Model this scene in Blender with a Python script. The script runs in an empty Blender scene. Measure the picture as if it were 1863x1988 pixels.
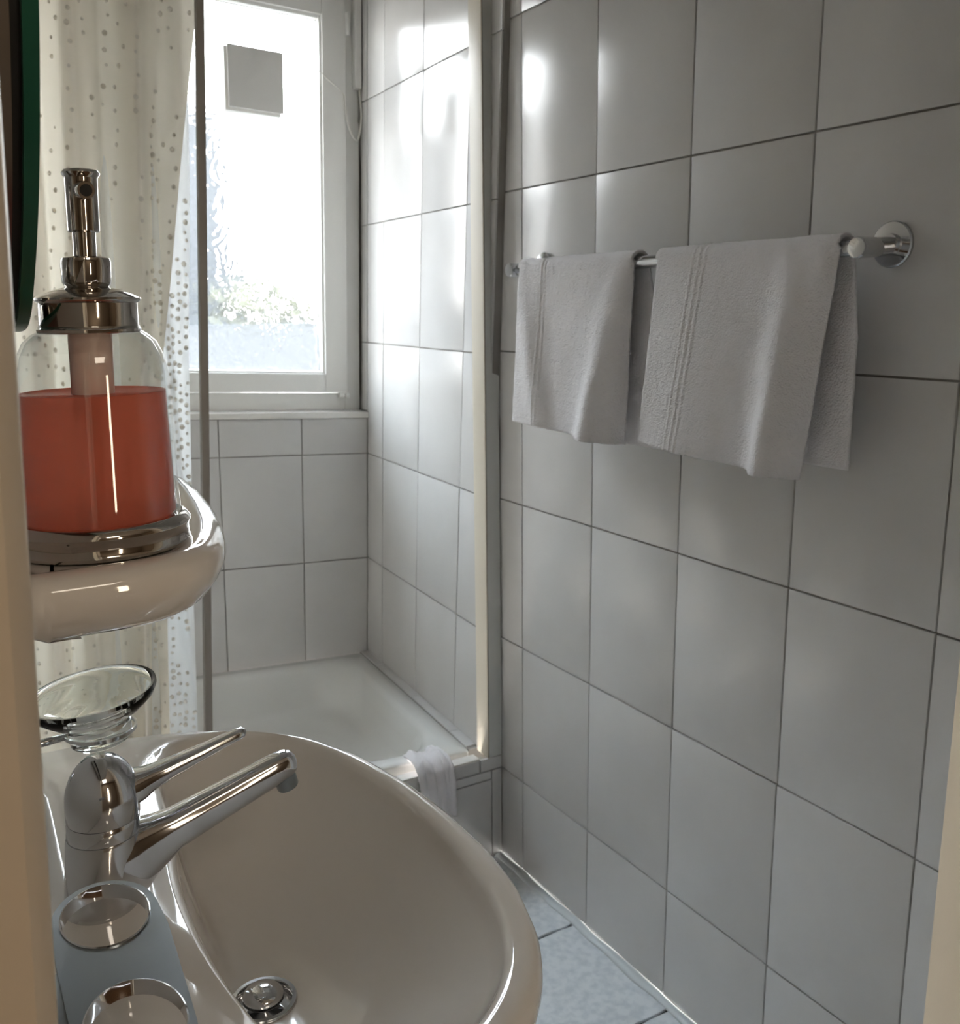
import bpy, bmesh, math, random
from mathutils import Vector, Matrix, noise

random.seed(7)
PI = math.pi
scene = bpy.context.scene
col = scene.collection

# ------------------------------------------------------------------ camera
cd = bpy.data.cameras.new('camera'); cam = bpy.data.objects.new('camera', cd); col.objects.link(cam)
R_ = Vector((0.85881453, -0.51217174, -0.01084893)); U_ = Vector((0.11738946, 0.17613755, 0.97734092)); F_ = Vector((0.49865550, 0.84062814, -0.21139305))
M = Matrix.Identity(4)
for i in range(3):
    M[i][0], M[i][1], M[i][2] = R_[i], U_[i], -F_[i]
M.translation = Vector((-1.13683, -1.484, 1.32717))
cam.matrix_world = M
cd.sensor_fit = 'HORIZONTAL'; cd.sensor_width = 36; cd.lens = 36.033
cd.clip_start = 0.02; cd.clip_end = 200
cd.dof.use_dof = True; cd.dof.focus_distance = 0.62; cd.dof.aperture_fstop = 26
scene.camera = cam

# ------------------------------------------------------------------ view and world
vs = scene.view_settings
vs.view_transform = 'Standard'; vs.look = 'None'; vs.gamma = 1; vs.use_curve_mapping = False
vs.exposure = 1.75
scene.cycles.use_denoising = True
scene.cycles.max_bounces = 10; scene.cycles.diffuse_bounces = 5; scene.cycles.glossy_bounces = 5
scene.cycles.transmission_bounces = 8; scene.cycles.transparent_max_bounces = 12
scene.cycles.sample_clamp_indirect = 8
scene.cycles.caustics_refractive = True

world = bpy.data.worlds.new('world'); scene.world = world; world.use_nodes = True
nt = world.node_tree; nt.nodes.clear()
wo = nt.nodes.new('ShaderNodeOutputWorld'); bg = nt.nodes.new('ShaderNodeBackground')
tc = nt.nodes.new('ShaderNodeTexCoord'); sx = nt.nodes.new('ShaderNodeSeparateXYZ'); cr = nt.nodes.new('ShaderNodeValToRGB')
nt.links.new(tc.outputs['Generated'], sx.inputs[0]); nt.links.new(sx.outputs['Z'], cr.inputs[0])
cr.color_ramp.elements[0].position = 0.0; cr.color_ramp.elements[0].color = (1.0, 0.965, 0.92, 1)
cr.color_ramp.elements[1].position = 0.6; cr.color_ramp.elements[1].color = (0.80, 0.91, 1.0, 1)
nt.links.new(cr.outputs[0], bg.inputs[0]); bg.inputs[1].default_value = 7.0
nt.links.new(bg.outputs[0], wo.inputs[0])

# daylight entering through the window (portal for the sky)
pl = bpy.data.lights.new('window_portal', 'AREA'); pl.shape = 'RECTANGLE'; pl.size = 0.72; pl.size_y = 0.96; pl.cycles.is_portal = True
po = bpy.data.objects.new('window_portal', pl); col.objects.link(po); po.location = (-0.43, 1.27, 1.62); po.rotation_euler = (-PI/2, 0, 0)
# added warm fill in the unseen hallway: tall strip and soft overhead panel
def area(name, loc, rot, size, power, color, size_y=None):
    l = bpy.data.lights.new(name, 'AREA'); l.energy = power; l.color = color; l.size = size
    if size_y: l.shape = 'RECTANGLE'; l.size_y = size_y
    o = bpy.data.objects.new(name, l); col.objects.link(o); o.location = loc; o.rotation_euler = rot
    return o
area('hall_strip_fill', (-0.55, -3.2, 1.35), (PI / 2, 0, 0), 0.10, 2.2, (1.0, 0.80, 0.58), 1.0)  # tall warm strip added for hall-side light and narrow highlights; no doorway stands here
area('hall_overhead_fill', (-0.9, -2.7, 2.40), (0, 0, 0), 0.5, 2.0, (1.0, 0.86, 0.70))  # extra fill added to keep the door frame warm, without a fitting

# ------------------------------------------------------------------ materials
def mat(name, color=(0.8, 0.8, 0.8), rough=0.5, metal=0.0, coat=0.0, spec=0.5, **kw):
    m = bpy.data.materials.new(name); m.use_nodes = True
    b = m.node_tree.nodes['Principled BSDF']
    b.inputs['Base Color'].default_value = (*color, 1); b.inputs['Roughness'].default_value = rough
    b.inputs['Metallic'].default_value = metal; b.inputs['Coat Weight'].default_value = coat
    b.inputs['Specular IOR Level'].default_value = spec
    for k, v in kw.items(): b.inputs[k].default_value = v
    return m
def noise_node(m, scale, detail=3, coord='Object', rough=0.5, mapscale=None):
    n = m.node_tree.nodes; l = m.node_tree.links
    t = n.new('ShaderNodeTexCoord'); ns = n.new('ShaderNodeTexNoise')
    ns.inputs['Scale'].default_value = scale; ns.inputs['Detail'].default_value = detail; ns.inputs['Roughness'].default_value = rough
    if coord == 'Position':
        g = n.new('ShaderNodeNewGeometry'); src = g.outputs['Position']
    else: src = t.outputs[coord]
    if mapscale:
        mp = n.new('ShaderNodeMapping'); mp.inputs['Scale'].default_value = mapscale; l.new(src, mp.inputs[0]); src = mp.outputs[0]
    l.new(src, ns.inputs['Vector'])
    return ns
def bump(m, scale, strength, dist=0.001, detail=3, coord='Position', node=None, mapscale=None):
    n = m.node_tree.nodes; l = m.node_tree.links
    ns = node or noise_node(m, scale, detail, coord, mapscale=mapscale)
    b = n.new('ShaderNodeBump'); b.inputs['Strength'].default_value = strength; b.inputs['Distance'].default_value = dist
    l.new(ns.outputs[0], b.inputs['Height'])
    p = n['Principled BSDF']
    if p.inputs['Normal'].links: l.new(p.inputs['Normal'].links[0].from_socket, b.inputs['Normal'])
    l.new(b.outputs[0], p.inputs['Normal'])
    return b
def vary(m, c1, c2, scale, lo=0.4, hi=0.6, coord='Position', detail=3, inp='Base Color'):
    n = m.node_tree.nodes; l = m.node_tree.links
    ns = noise_node(m, scale, detail, coord); r = n.new('ShaderNodeValToRGB')
    r.color_ramp.elements[0].position = lo; r.color_ramp.elements[0].color = (*c1, 1)
    r.color_ramp.elements[1].position = hi; r.color_ramp.elements[1].color = (*c2, 1)
    l.new(ns.outputs[0], r.inputs[0]); l.new(r.outputs[0], n['Principled BSDF'].inputs[inp])
    return r

m_tile = mat('glazed_tile', (0.78, 0.765, 0.74), 0.2, spec=0.5)
vary(m_tile, (0.625, 0.612, 0.600), (0.655, 0.642, 0.630), 6, 0.35, 0.65)
bump(m_tile, 6, 0.22, 0.004, 1)
# faint smears on the glaze
_r = m_tile.node_tree.nodes.new('ShaderNodeMapRange'); _n = noise_node(m_tile, 14, 6, 'Position', 0.65)
_r.inputs[1].default_value = 0.5; _r.inputs[2].default_value = 0.72; _r.inputs[3].default_value = 0.19; _r.inputs[4].default_value = 0.25
m_tile.node_tree.links.new(_n.outputs[0], _r.inputs[0]); m_tile.node_tree.links.new(_r.outputs[0], m_tile.node_tree.nodes['Principled BSDF'].inputs['Roughness'])
m_grout = mat('grey_grout', (0.30, 0.285, 0.26), 0.9)
vary(m_grout, (0.27, 0.25, 0.23), (0.42, 0.40, 0.37), 5, 0.35, 0.65)
m_floor = mat('floor_tile', (0.5, 0.53, 0.56), 0.42)
vary(m_floor, (0.66, 0.70, 0.74), (0.80, 0.83, 0.86), 60, 0.35, 0.6)
bump(m_floor, 90, 0.3, 0.001)
m_joint = mat('dark_floor_joint', (0.035, 0.037, 0.038), 0.9)
m_plaster = mat('plaster', (0.66, 0.64, 0.6), 0.85); bump(m_plaster, 60, 0.2)
m_pvc = mat('white_window_pvc', (0.86, 0.85, 0.82), 0.32); bump(m_pvc, 4, 0.1, 0.003)
m_sill = mat('window_sill_plastic', (0.78, 0.76, 0.72), 0.22)
m_enamel = mat('white_enamel', (0.74, 0.74, 0.72), 0.13, coat=0.3)
m_ceramic = mat('white_ceramic', (0.70, 0.675, 0.64), 0.05, coat=0.6)
m_ceramic.node_tree.nodes['Principled BSDF'].inputs['Coat Roughness'].default_value = 0.02
m_chrome = mat('chrome', (0.62, 0.63, 0.65), 0.06, 1.0)
vary(m_chrome, (0.06, 0.06, 0.06), (0.16, 0.16, 0.16), 25, 0.4, 0.7, inp='Roughness')
m_satin = mat('satin_chrome', (0.30, 0.33, 0.35), 0.30, 1.0); bump(m_satin, 300, 0.06, 0.0005)
m_nickel = mat('dark_polished_metal', (0.50, 0.47, 0.44), 0.07, 1.0)
m_black = mat('black_gap', (0.006, 0.006, 0.006), 0.7)
m_caulk = mat('sealant', (0.62, 0.65, 0.66), 0.45); bump(m_caulk, 50, 0.5, 0.002)
m_alu_w = mat('cream_aluminium', (0.66, 0.60, 0.50), 0.4); m_alu_g = mat('white_aluminium', (0.66, 0.66, 0.63), 0.42)
m_post = mat('grey_aluminium', (0.33, 0.31, 0.285), 0.5, 0.2)
m_jamb = mat('cream_door_frame_paint', (0.62, 0.54, 0.42), 0.45); bump(m_jamb, 12, 0.15, 0.003)
m_hall = mat('hall_wall', (0.33, 0.27, 0.20), 0.8); bump(m_hall, 40, 0.2)
m_hallfl = mat('hall_floor_wood', (0.16, 0.09, 0.05), 0.4); vary(m_hallfl, (0.12, 0.065, 0.035), (0.22, 0.13, 0.07), 12)
m_green = mat('green_glass_edge', (0.012, 0.085, 0.055), 0.35, spec=0.3)
m_mirror = mat('mirror_silver', (0.8, 0.82, 0.82), 0.02, 1.0)
m_backing = mat('brown_mirror_backing', (0.11, 0.075, 0.055), 0.7); vary(m_backing, (0.10, 0.035, 0.028), (0.13, 0.105, 0.085), 9)
m_vent = mat('grey_vent_plastic', (0.78, 0.765, 0.74), 0.5); m_vent2 = mat('pale_vent_rim', (0.88, 0.86, 0.82), 0.4)
m_cable = mat('white_cable', (0.85, 0.83, 0.78), 0.45)
m_tube = mat('pump_tube', (0.72, 0.58, 0.52), 0.4)

def terry(name, c, s=1.0):
    m = mat(name, c, 0.95, spec=0.15)
    m.node_tree.nodes['Principled BSDF'].inputs['Sheen Weight'].default_value = 0.35
    bump(m, 420, 0.9 * s, 0.003, 4); bump(m, 90, 0.4, 0.004, 3)
    return m
m_towel = terry('white_terry', (0.90, 0.875, 0.89)); m_mat = terry('white_terry_mat', (0.90, 0.87, 0.89))

def facing(n, l, base=0.04, top=0.6, power=4.0):
    lw = n.new('ShaderNodeLayerWeight'); lw.inputs[0].default_value = 0.5
    p = n.new('ShaderNodeMath'); p.operation = 'POWER'; p.inputs[1].default_value = power; l.new(lw.outputs['Facing'], p.inputs[0])
    q = n.new('ShaderNodeMath'); q.operation = 'MULTIPLY_ADD'; q.inputs[1].default_value = top; q.inputs[2].default_value = base; l.new(p.outputs[0], q.inputs[0])
    return q.outputs[0]
def mix_mat(name):
    m = bpy.data.materials.new(name); m.use_nodes = True; m.node_tree.nodes.clear()
    return m, m.node_tree.nodes, m.node_tree.links
# textured window glass
m_pane, n, l = mix_mat('textured_window_glass')
out = n.new('ShaderNodeOutputMaterial'); tr = n.new('ShaderNodeBsdfTransparent'); tl = n.new('ShaderNodeBsdfTranslucent')
rf = n.new('ShaderNodeBsdfRefraction'); gl = n.new('ShaderNodeBsdfGlossy'); m1 = n.new('ShaderNodeMixShader'); m2 = n.new('ShaderNodeMixShader'); m3 = n.new('ShaderNodeMixShader')
tr.inputs[0].default_value = (0.95, 0.98, 1, 1); tl.inputs[0].default_value = (0.9, 0.94, 0.97, 1); rf.inputs['IOR'].default_value = 1.12; rf.inputs['Roughness'].default_value = 0.03
gl.inputs['Roughness'].default_value = 0.1
g = n.new('ShaderNodeNewGeometry'); vo = n.new('ShaderNodeTexVoronoi'); vo.feature = 'SMOOTH_F1'; vo.inputs['Scale'].default_value = 62
ns = n.new('ShaderNodeTexNoise'); ns.inputs['Scale'].default_value = 7; ns.inputs['Detail'].default_value = 2
mm = n.new('ShaderNodeMix'); mm.data_type = 'VECTOR'; mm.inputs['Factor'].default_value = 0.12
l.new(g.outputs['Position'], ns.inputs['Vector']); l.new(g.outputs['Position'], mm.inputs[4]); l.new(ns.outputs['Color'], mm.inputs[5])
l.new(mm.outputs[1], vo.inputs['Vector'])
bp = n.new('ShaderNodeBump'); bp.inputs['Strength'].default_value = 1.0; bp.inputs['Distance'].default_value = 0.0048
l.new(vo.outputs['Distance'], bp.inputs['Height'])
for b_ in (rf, gl, tl): l.new(bp.outputs[0], b_.inputs['Normal'])
m1.inputs[0].default_value = 0.62; l.new(tr.outputs[0], m1.inputs[1]); l.new(rf.outputs[0], m1.inputs[2])
m2.inputs[0].default_value = 0.015; l.new(m1.outputs[0], m2.inputs[1]); l.new(tl.outputs[0], m2.inputs[2])
m3.inputs[0].default_value = 0.05; l.new(m2.outputs[0], m3.inputs[1]); l.new(gl.outputs[0], m3.inputs[2]); l.new(m3.outputs[0], out.inputs[0])
# thin clear glass for the soap bottle
def thin_glass(name, tint=(0.97, 0.98, 0.98), boost=0.04):
    m, n, l = mix_mat(name)
    out = n.new('ShaderNodeOutputMaterial'); tr = n.new('ShaderNodeBsdfTransparent'); gl = n.new('ShaderNodeBsdfGlossy'); mx = n.new('ShaderNodeMixShader')
    
    tr.inputs[0].default_value = (*tint, 1); gl.inputs['Roughness'].default_value = 0.03; gl.inputs[0].default_value = (0.9, 0.9, 0.9, 1)
    l.new(facing(n, l, boost, 0.45, 3.5), mx.inputs[0]); l.new(tr.outputs[0], mx.inputs[1]); l.new(gl.outputs[0], mx.inputs[2]); l.new(mx.outputs[0], out.inputs[0])
    return m
m_bottle = thin_glass('clear_bottle_glass')
m_dish = thin_glass('clear_dish_glass', (0.90, 0.94, 0.92), 0.07)
m_glass = bpy.data.materials.new('clear_glass'); m_glass.use_nodes = True
pb = m_glass.node_tree.nodes['Principled BSDF']; pb.inputs['Transmission Weight'].default_value = 1; pb.inputs['Roughness'].default_value = 0.01; pb.inputs['IOR'].default_value = 1.3; pb.inputs['Base Color'].default_value = (0.93, 0.97, 0.95, 1)
# pink liquid soap: cloudy, partly lets light through
m_soap, n, l = mix_mat('coral_liquid_soap')
out = n.new('ShaderNodeOutputMaterial'); df = n.new('ShaderNodeBsdfDiffuse'); tl = n.new('ShaderNodeBsdfTranslucent'); tr = n.new('ShaderNodeBsdfTransparent'); gl = n.new('ShaderNodeBsdfGlossy')
a = n.new('ShaderNodeMixShader'); b = n.new('ShaderNodeMixShader'); c = n.new('ShaderNodeMixShader')
df.inputs[0].default_value = (0.80, 0.26, 0.18, 1); tl.inputs[0].default_value = (0.95, 0.40, 0.29, 1); tr.inputs[0].default_value = (0.95, 0.48, 0.38, 1); gl.inputs['Roughness'].default_value = 0.05
a.inputs[0].default_value = 0.6; l.new(df.outputs[0], a.inputs[1]); l.new(tl.outputs[0], a.inputs[2])
b.inputs[0].default_value = 0.22; l.new(a.outputs[0], b.inputs[1]); l.new(tr.outputs[0], b.inputs[2])
l.new(facing(n, l, 0.02, 0.3, 4), c.inputs[0]); l.new(b.outputs[0], c.inputs[1]); l.new(gl.outputs[0], c.inputs[2]); l.new(c.outputs[0], out.inputs[0])
# curtain fabric: partly translucent
def curtain_mat(name, colr, tcol, f, trans=0.0):
    m, n, l = mix_mat(name)
    out = n.new('ShaderNodeOutputMaterial'); df = n.new('ShaderNodeBsdfDiffuse'); tl = n.new('ShaderNodeBsdfTranslucent'); gl = n.new('ShaderNodeBsdfGlossy'); tr = n.new('ShaderNodeBsdfTransparent')
    a = n.new('ShaderNodeMixShader'); b = n.new('ShaderNodeMixShader'); c = n.new('ShaderNodeMixShader')
    df.inputs[0].default_value = (*colr, 1); tl.inputs[0].default_value = (*tcol, 1); gl.inputs['Roughness'].default_value = 0.22
    a.inputs[0].default_value = f; l.new(df.outputs[0], a.inputs[1]); l.new(tl.outputs[0], a.inputs[2])
    l.new(facing(n, l, 0.03, 0.25, 4), b.inputs[0]); l.new(a.outputs[0], b.inputs[1]); l.new(gl.outputs[0], b.inputs[2])
    c.inputs[0].default_value = trans; l.new(b.outputs[0], c.inputs[1]); l.new(tr.outputs[0], c.inputs[2]); l.new(c.outputs[0], out.inputs[0])
    return m
m_curt = curtain_mat('shower_curtain_fabric', (0.84, 0.81, 0.75), (0.86, 0.81, 0.70), 0.42)
m_liner = curtain_mat('shower_liner_vinyl', (0.74, 0.75, 0.75), (0.82, 0.84, 0.84), 0.42, 0.08)
m_dot = curtain_mat('raised_dot_vinyl', (0.84, 0.81, 0.76), (0.88, 0.85, 0.78), 0.45, 0.15)

# ------------------------------------------------------------------ geometry helpers
class MB:
    def __init__(s): s.v = []; s.f = []
    def add(s, vs_, fs_):
        o = len(s.v); s.v += [tuple(v) for v in vs_]; s.f += [tuple(i + o for i in f) for f in fs_]
        return s
    def box(s, a, b, bev=0.0):
        bm = bmesh.new(); bmesh.ops.create_cube(bm, size=1)
        for v in bm.verts: v.co = Vector([(a[i] + b[i]) / 2 + v.co[i] * abs(b[i] - a[i]) for i in range(3)])
        if bev > 0: bmesh.ops.bevel(bm, geom=bm.edges[:], offset=bev, segments=2, affect='EDGES', profile=0.7)
        bm.verts.index_update()
        s.add([v.co[:] for v in bm.verts], [[v.index for v in f.verts] for f in bm.faces]); bm.free()
        return s
    def lathe(s, prof, c=(0, 0, 0), N=48, sx=1, sy=1, mtx=None, closed=False):
        rings = []
        for r, z in prof:
            ring = []
            for k in range(N):
                t = 2 * PI * k / N; p = Vector((r * math.cos(t) * sx, r * math.sin(t) * sy, z))
                if mtx: p = mtx @ p
                ring.append(p + Vector(c))
            rings.append(ring)
        return s.loft(rings, capa=not closed and prof[0][0] > 1e-6, capb=not closed and prof[-1][0] > 1e-6, wrap=closed)
    def loft(s, rings, capa=True, capb=True, wrap=False):
        N = len(rings[0]); vs_ = [p for r in rings for p in r]; fs_ = []
        m = len(rings)
        for i in range(m if wrap else m - 1):
            for k in range(N):
                a, b = i * N + k, i * N + (k + 1) % N; c_, d = ((i + 1) % m) * N + (k + 1) % N, ((i + 1) % m) * N + k
                fs_.append((a, b, c_, d))
        if capa: fs_.append(tuple(range(N - 1, -1, -1)))
        if capb: fs_.append(tuple((m - 1) * N + k for k in range(N)))
        return s.add(vs_, fs_)
    def tube(s, pts, rad, N=12, sub=1, sq=(1, 1)):
        pts = [Vector(p) for p in pts]; rads = rad if isinstance(rad, (list, tuple)) else [rad] * len(pts)
        if sub > 1: pts, rads = smooth(pts, rads, sub)
        rings = []; up = None
        for i, p in enumerate(pts):
            d = (pts[min(i + 1, len(pts) - 1)] - pts[max(i - 1, 0)]).normalized()
            if up is None: up = Vector((0, 0, 1)) if abs(d.z) < 0.9 else Vector((1, 0, 0))
            x = d.cross(up).normalized(); up = x.cross(d).normalized()
            rings.append([p + x * rads[i] * sq[0] * math.cos(2 * PI * k / N) + up * rads[i] * sq[1] * math.sin(2 * PI * k / N) for k in range(N)])
        return s.loft(rings)
    def grid(s, fn, nu, nv):
        vs_ = [fn(i / nu, j / nv) for j in range(nv + 1) for i in range(nu + 1)]
        return s.add(vs_, [(j * (nu + 1) + i, j * (nu + 1) + i + 1, (j + 1) * (nu + 1) + i + 1, (j + 1) * (nu + 1) + i) for j in range(nv) for i in range(nu)])
    def prism(s, poly, z0, z1, axis='z'):
        def P(p, h): return {'z': (p[0], p[1], h), 'x': (h, p[0], p[1]), 'y': (p[0], h, p[1])}[axis]
        return s.loft([[P(p, z0) for p in poly], [P(p, z1) for p in poly]])
def smooth(pts, rads, sub):
    P, Q = [], []
    n = len(pts)
    for i in range(n - 1):
        p0, p1, p2, p3 = pts[max(i - 1, 0)], pts[i], pts[i + 1], pts[min(i + 2, n - 1)]
        for k in range(sub):
            t = k / sub
            P.append(0.5 * ((2 * p1) + (-p0 + p2) * t + (2 * p0 - 5 * p1 + 4 * p2 - p3) * t * t + (-p0 + 3 * p1 - 3 * p2 + p3) * t ** 3))
            Q.append(rads[i] * (1 - t) + rads[i + 1] * t)
    P.append(pts[-1]); Q.append(rads[-1])
    return P, Q

# the shower alcove leans and turns a little against the room: one affine map carries everything in it
TA = Matrix(((0.94465, 0.06227, 0.00801), (-0.01812, 1.0002, -0.06587), (-0.0524, 0.00519, 0.97605)))
TT = Vector((-0.03259, 0.0449, 0.01752)); TO = Vector((0, 0.34, 0.2))
def T(p): return TA @ (Vector(p) - TO) + TO + TT
YB = 1.118          # alcove back wall (before the map)

def wloc(o):
    p = Vector(o.location); q = o.parent
    while q: p += Vector(q.location); q = q.parent
    return p
SH = None     # (slope, z0, dx): things on the left wall stand a touch out of plumb
def build(mb, name, m, parent=None, alc=False, smooth_=False, solid=0, autos=None, sub=0, bev=0):
    vs_ = [T(v) for v in mb.v] if alc else [Vector(v) for v in mb.v]
    if SH: vs_ = [Vector((v.x + SH[0] * (v.z - SH[1]) + SH[2], v.y, v.z)) for v in vs_]
    lo = [min(v[i] for v in vs_) for i in range(3)]; hi = [max(v[i] for v in vs_) for i in range(3)]
    o0 = Vector(((lo[0] + hi[0]) / 2, (lo[1] + hi[1]) / 2, lo[2]))
    me = bpy.data.meshes.new(name); me.from_pydata([(v - o0)[:] for v in vs_], [], mb.f); me.update()
    bm = bmesh.new(); bm.from_mesh(me); bmesh.ops.recalc_face_normals(bm, faces=bm.faces[:])
    if autos is not None:
        for e in bm.edges:
            if len(e.link_faces) == 2 and e.calc_face_angle(0) > math.radians(autos): e.smooth = False
    bm.to_mesh(me); bm.free()
    if smooth_ or autos is not None:
        for p in me.polygons: p.use_smooth = True
    me.materials.append(m)
    ob = bpy.data.objects.new(name, me); col.objects.link(ob)
    if parent: ob.parent = parent; ob.location = o0 - wloc(parent)
    else: ob.location = o0
    if bev:
        b_ = ob.modifiers.new('bevel', 'BEVEL'); b_.width = bev; b_.segments = 3; b_.limit_method = 'ANGLE'
    if solid:
        b_ = ob.modifiers.new('solid', 'SOLIDIFY'); b_.thickness = solid; b_.offset = 0
    if sub:
        b_ = ob.modifiers.new('sub', 'SUBSURF'); b_.levels = sub; b_.render_levels = sub
    return ob
def empty(name, loc, label=None, cat=None, group=None, alc=False):
    o = bpy.data.objects.new(name, None); col.objects.link(o); o.location = T(loc) if alc else Vector(loc); o.empty_display_size = 0.05
    if label: o['label'] = label
    if cat: o['category'] = cat
    if group: o['group'] = group
    return o
def tag(o, label, cat, group=None):
    o['label'] = label; o['category'] = cat
    if group: o['group'] = group
    return o
def struct(o): o['kind'] = 'structure'; return o

# ------------------------------------------------------------------ room shell
TH = 0.3325; ZF = 1.5583; J = 0.0032
rows = [0.0] + [ZF - (j - 1) * TH for j in range(5, -3, -1)]       # 0, .228, .561 ... 
rows = [z for z in rows if z < 2.45] + [2.45]

def tile(plane, a0, a1, b0, b1, base, parent, alc=False, jig=0.0004, mt=None, th=0.006, flip=1):
    """one wall tile: plane 'x' spans (y,z) and stands out to -x from base; plane 'y' spans (x,z) and stands out to -y"""
    d = random.uniform(-jig, jig); h = J / 2
    mb = MB()
    if plane == 'x': mb.box((base - th * flip + d, a0 + h, b0 + h), (base + 0.002 * flip, a1 - h, b1 - h), 0.0011)
    elif plane == 'y': mb.box((a0 + h, base - th + d, b0 + h), (a1 - h, base + 0.002, b1 - h), 0.0011)
    else: mb.box((a0 + h, b0 + h, base - 0.002), (a1 - h, b1 - h, base + th + d), 0.0011)
    # tilt each tile a hair so reflections break from tile to tile
    cx = [sum(v[i] for v in mb.v) / len(mb.v) for i in range(3)]
    R = Matrix.Rotation(random.uniform(-1, 1) * 0.0022, 3, 'X') @ Matrix.Rotation(random.uniform(-1, 1) * 0.0022, 3, 'Y') @ Matrix.Rotation(random.uniform(-1, 1) * 0.0022, 3, 'Z')
    C_ = Vector(cx); mb.v = [tuple(R @ (Vector(v) - C_) + C_) for v in mb.v]
    return build(mb, 'tile', mt or m_tile, parent, alc, autos=35)

# right wall (tiled), tile faces at x = 0
wr = struct(build(MB().box((0.0045, -1.13, 0), (0.12, 0.385, 2.5)), 'wall_right', m_grout))
ycols = [0.352, 0.25, 0.0, -0.25, -0.5, -0.75, -1.0, -1.13]
for i in range(len(ycols) - 1):
    for k in range(len(rows) - 1):
        tile('x', ycols[i + 1], ycols[i], rows[k], rows[k + 1], 0.006, wr)
# alcove right wall
wa = struct(build(MB().box((0.0045, 0.36, -0.02), (0.15, YB + 0.35, 2.55)), 'wall_alcove_right', m_grout, alc=True))
ac = [0.36, 0.5, 0.75, 1.0, YB + 0.006]
rowsA = [0.235] + [z for z in rows if z > 0.24]
for i in range(4):
    for k in range(len(rowsA) - 1):
        tile('x', ac[i], ac[i + 1] , rowsA[k], rowsA[k + 1], 0.006, wa, True)
# above the sill the wall runs on into the window recess
for k in range(len(rowsA) - 1):
    if rowsA[k + 1] > 1.05: tile('x', YB + 0.006, YB + 0.05, max(rowsA[k], 1.022), rowsA[k + 1], 0.006, wa, True)
# alcove back wall: below the window and left of it
SZ = 1.002; WX = -0.80
wb = struct(build(MB().box((-1.13, YB + 0.0045, -0.02), (0.004, YB + 0.3, SZ)).box((-1.13, YB + 0.0045, SZ), (WX, YB + 0.3, 2.55)).box((WX, YB + 0.0045, 2.2), (0.004, YB + 0.3, 2.55)), 'wall_alcove_back', m_grout, alc=True))
xc = [-1.10, -0.966, -0.716, -0.466, -0.216, -0.002]
rb = [0.235, 0.5608, 0.8933, SZ]
for i in range(5):
    for k in range(3): tile('y', xc[i], xc[i + 1], rb[k], rb[k + 1], YB + 0.006, wb, True)
for k in range(3, len(rowsA) - 1):
    tile('y', -1.10, -0.966, max(rowsA[k], SZ), rowsA[k + 1], YB + 0.006, wb, True); tile('y', -0.966, WX, max(rowsA[k], SZ), rowsA[k + 1], YB + 0.006, wb, True)
# left walls, ceiling, front wall with the door opening
struct(build(MB().box((-1.22, -1.11, 0), (-1.118, 0.34, 2.5)), 'wall_left', m_plaster))
struct(build(MB().box((-1.26, 0.34, 0), (-1.14, YB + 0.35, 2.55)), 'wall_alcove_left', m_plaster))
struct(build(MB().box((-1.4, -1.2, 2.45), (0.25, 1.6, 2.6)), 'ceiling', m_plaster))
struct(build(MB().box((-0.53, -1.26, 0), (0.12, -1.131, 2.5)).box((-0.56, -1.26, 2.08), (-0.5, -1.131, 2.5)).box((-1.115, -1.26, 2.12), (-0.53, -1.131, 2.5)), 'wall_front', m_plaster))
# floor
fl = struct(build(MB().box((-1.2, -1.26, -0.1), (0.01, 0.36, -0.009)), 'floor', m_joint))
fy = [0.345, 0.024, -0.283, -0.59, -0.897, -1.20]
def ftile(x0, x1, y0, y1):
    mb = MB(); j = 0.0030
    n_ = 12
    top = []; pts = []
    for k in range(n_ + 1): pts.append((x0 + j + (x1 - x0 - 2 * j) * k / n_, y0 + j + 0.0012 * math.sin(k * 1.9 + x0 * 9)))
    for k in range(n_ + 1): pts.append((x1 - j - (x1 - x0 - 2 * j) * k / n_, y1 - j + 0.0012 * math.sin(k * 1.7 + x0 * 5)))
    mb.prism(pts, -0.012, -0.004)
    return build(mb, 'tile', m_floor, fl, bev=0.0012)
for i in range(5):
    for x0, x1 in ((-0.306, -0.012), (-0.612, -0.306), (-0.918, -0.612), (-1.11, -0.918)):
        ftile(x0, x1, fy[i + 1], fy[i])
# wavy sealant bead along the right wall
mb = MB(); pts = []; rd = []
for k in range(80):
    y = 0.34 - 1.46 * k / 79; pts.append((-0.009 + 0.0035 * noise.noise((y * 14, 0, 0)), y, -0.004)); rd.append(0.0125 + 0.004 * noise.noise((y * 9, 3, 0)))
mb.tube(pts, rd, 10, 2, (1, 0.55))
struct(build(mb, 'trim_floor_sealant', m_caulk, smooth_=True))

# hallway behind the camera
struct(build(MB().box((-2.2, -3.3, -0.1), (0.9, -1.26, -0.004)), 'floor_hall', m_hallfl))
struct(build(MB().box((-2.2, -3.3, 2.45), (0.9, -1.2, 2.6)), 'ceiling_hall', m_plaster))
struct(build(MB().box((-2.2, -3.4, 0), (0.9, -3.3, 2.5)), 'wall_hall_back', m_hall))
struct(build(MB().box((-2.3, -3.4, 0), (-2.2, -1.2, 2.5)), 'wall_hall_left', m_hall))
struct(build(MB().box((0.9, -3.4, 0), (1.0, -1.2, 2.5)), 'wall_hall_right', m_hall))
struct(build(MB().box((-2.2, -1.26, 0), (-1.25, -1.2, 2.5)).box((0.12, -1.26, 0), (0.9, -1.2, 2.5)), 'wall_hall_front', m_hall))

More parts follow.
